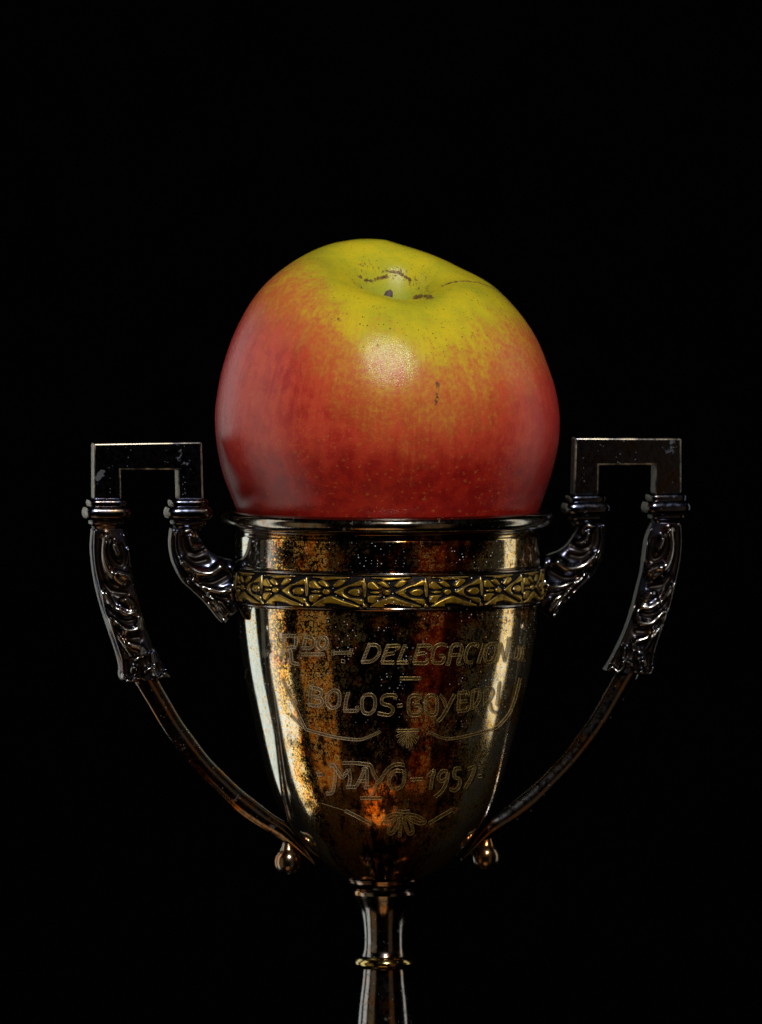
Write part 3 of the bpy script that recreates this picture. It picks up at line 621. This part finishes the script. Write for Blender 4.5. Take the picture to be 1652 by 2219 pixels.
# ------------------------------------------------------------------ apple
def apple():
    RA = 372.0; EQ = 905.0
    prof = [(0, .36), (.03, .37), (.07, .43), (.12, .585), (.18, .735), (.275, .85), (.39, .90), (.50, .90), (.62, .855), (.74, .76), (.85, .61), (.94, .41), (.99, .17), (1.0, -.06), (.965, -.29), (.89, -.50), (.77, -.68), (.62, -.82), (.46, -.90), (.32, -.91), (.20, -.86), (.1, -.80), (0, -.78)]
    nu, nv = 880, 460
    p = resample(smooth(prof, 16), nv); rho, hh = p[:, 0], p[:, 1]
    ph = np.linspace(-math.pi, math.pi, nu, endpoint=False)       # 0 = towards the viewer
    A, RHO = np.meshgrid(ph, rho, indexing='ij'); HH = np.broadcast_to(hh, A.shape)
    topw = sstep(0.1, .8, HH) * sstep(.12, .4, RHO)
    HH = HH * (1 + topw * (0.055 * np.cos(A - R(215)) + 0.006 * np.cos(5 * A + 1.0) + 0.008 * np.cos(3 * A + 2.2)))
    RHO = RHO * (1 + 0.012 * np.cos(5 * A + .6) + .010 * np.cos(2 * A + .9))
    RHO = RHO * (1 + 0.10 * np.cos(A - R(70)) * sstep(.45, .15, RHO) * (HH > 0))   # the hollow opens to the right
    X = RHO * np.sin(A); Y = -RHO * np.cos(A); Z = HH.copy()
    t1, t2 = R(15.5), R(3.0)                                      # nods to the viewer and a little to the right
    Y, Z = Y * math.cos(t1) - Z * math.sin(t1), Y * math.sin(t1) + Z * math.cos(t1)
    X, Z = X * math.cos(t2) + Z * math.sin(t2), -X * math.sin(t2) + Z * math.cos(t2)
    X *= RA; Y *= RA; Z *= RA
    ztop = Z.max(); Z = np.where(Z > 0, Z * (905 - 519.0) / ztop, Z)
    # widths at each height as in the photograph
    c = np.array([(600,75),(500,110),(400,165),(300,245),(220,345),(150,480),(100,630),(75,760),(68,850),(75,960),(100,1090),(140,1200),(163,1260)], float)
    d = np.array([(900,90),(1000,122),(1080,155),(1150,190),(1250,240),(1330,300),(1420,400),(1490,510),(1540,640),(1570,740),(1585,850),(1580,960),(1555,1080),(1520,1190),(1496,1260)], float); d = np.vstack([[(760,65.5),(830,73)], d]); c = np.vstack([[(690,62.5),(650,67)], c])
    def tab(q): q = q * .4918 + np.array([433.3, 487.5]); s = smooth(q, 6); return EQ - s[:, 1], s[:, 0] - CX
    zl, xl = tab(c); zr_, xr = tab(d)
    zb = np.linspace(-205, 382, 300)
    def ext(F, lo):
        out = []
        for z0 in zb:
            m = np.abs(Z - z0) < 2.5; out.append(F[m].min() if lo else F[m].max())
        k = np.ones(7) / 7; o = np.convolve(np.pad(out, 3, 'edge'), k, 'valid'); return o
    eL, eR = ext(X, True), ext(X, False); eF, eB = ext(Y, True), ext(Y, False)
    tl = np.interp(zb, zl[::-1], xl[::-1]); tr = np.interp(zb, zr_[::-1], xr[::-1])
    sl, sr = tl / eL, tr / eR
    low = sstep(60, -170, zb); half = (tr - tl) / 2
    sf = 1 + low * (-half / eF - 1); sb = 1 + low * (half / eB - 1)
    f = lambda s: np.interp(Z, zb, s)
    wx = sstep(-.12, .12, X / RA); X = X * (f(sl) * (1 - wx) + f(sr) * wx)
    wy = sstep(-.3, .3, Y / RA); Y = Y * (f(sf) * (1 - wy) + f(sb) * wy)
    under = sstep(-190, -330, Z); X *= 1 - .02 * under; Y *= 1 - .02 * under
    base = np.array([0, 0, float(zpy(EQ))])
    P = np.stack([X * K, Y * K, Z * K], -1)
    root = bpy.data.objects.new('apple', None); COL.objects.link(root); root.location = base; root.empty_display_size = 0.02
    root['label'] = 'ripe red and yellow speckled apple resting in the mouth of the cup'; root['category'] = 'apple'
    me = mesh_from('skin', P, grid_faces(nu, nv, True, False))
    q = proj(P + base)
    yb = np.interp(q[..., 0], [470, 520, 560, 600, 650, 700, 750, 800, 850, 900, 950, 1000, 1050, 1100, 1150, 1210], [540, 570, 590, 612, 665, 730, 795, 838, 862, 866, 858, 842, 815, 780, 735, 690])
    attr(me, 'blush', np.clip((q[..., 1] - yb) / 300 + .42, -1, 2.4))
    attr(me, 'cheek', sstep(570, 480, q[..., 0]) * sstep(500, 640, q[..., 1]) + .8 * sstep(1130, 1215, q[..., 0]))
    attr(me, 'lower_shade', sstep(880, 1090, q[..., 1]))
    attr(me, 'hollow', sstep(.26, .08, RHO) * (HH > 0))
    def a_(pts): return [(433.3 + x * .4918, 487.5 + y * .4918) for x, y in pts]
    mk = np.zeros(A.shape); cav = (RHO < .42) & (HH > 0)
    for pts, wd, amp, m in [([(700,226),(710,230)], 4.5, .95, cav), ([(730,243),(762,246)], 3.0, .85, cav), ([(755,246),(790,236),(834,226)], 4.0, 1.0, cav), ([(832,204),(880,214),(926,240)], 3.0, .95, cav), ([(850,224),(900,230)], 2.2, .7, cav), ([(920,215),(930,245)], 2, .7, cav), ([(945,320),(985,312),(1024,320)], 4.5, .95, cav), ([(950,268),(965,275)], 3, .6, cav), ([(1000,285),(1010,290)], 3, .6, cav), ([(700,268),(712,276)], 2.5, .7, cav),
                            ([(1064,270),(1110,253),(1165,246),(1225,253),(1290,276),(1345,315)], 1.8, .80, (HH > .3) & (A > -.2) ), ([(985,185),(1000,165),(1030,145)], 2.2, .45, HH > .5),
                            ([(1048,700),(1046,730),(1040,785)], 6.0, .72, Y < 0), ([(608,412),(616,418)], 2.6, .9, Y < 0), ([(783,530),(788,538)], 2.2, .8, Y < 0), ([(118,790),(112,830),(118,880)], 2.0, .6, Y < 0)]:
        mk = np.maximum(mk, amp * np.exp(-(seg_dist(q, a_(pts)) / (wd * 1.55)) ** 2) * m)
    mk = np.maximum(mk, (HH > 0) * (.50 * np.exp(-((RHO - .235) / .07) ** 2) + .25 * np.exp(-((RHO - .40) / .1) ** 2)))
    attr(me, 'mark', mk)
    uvl = me.uv_layers.new(name='uv'); vi = np.empty(len(me.loops), np.int32); me.loops.foreach_get('vertex_index', vi)
    uu = (np.broadcast_to(np.arange(nu)[:, None] / nu, A.shape)).ravel()[vi].reshape(-1, 4).copy()
    wr = (uu.max(1) - uu.min(1)) > .5; uu[wr] = np.where(uu[wr] < .5, uu[wr] + 1, uu[wr])
    vv = np.broadcast_to(np.linspace(0, 1, nv), A.shape).ravel()[vi]
    uvl.data.foreach_set('uv', np.stack([uu.ravel(), vv], -1).astype(np.float32).ravel())
    link('skin', me, mat_apple(), root)
    # stalk: a short bent woody peg rising from the hollow's floor
    hs = 40.0
    for _ in range(6): hs += float(proj(P[:, 0].mean(0) + base + np.array([-5, -6, hs - 8]) * K)[1] - 629)
    b = P[:, 0].mean(0) - np.array([0, 0, 8 * K]); n = 22; Q = []
    for i in range(n):
        s = i / (n - 1); cen = b + np.array([-5 * s * s, -9 * s + 3 * s * s, hs * s]) * K; rr = (8 - 3 * s + 5 * sstep(.72, 1, s)) * (1 if i < n - 1 else .5)
        Q.append([(cen[0] + rr * K * math.cos(a) * (1 + .12 * math.sin(3 * a + 4 * s)), cen[1] + rr * K * math.sin(a), cen[2] + rr * .4 * K * math.cos(a)) for a in np.linspace(0, 2 * math.pi, 24, endpoint=False)])
    F = grid_faces(n, 24, False, True).tolist(); F.append([(n - 1) * 24 + i for i in range(24)])
    link('stalk', orient(mesh_from('stalk', np.array(Q), F)), mat_stalk(), root)
apple()
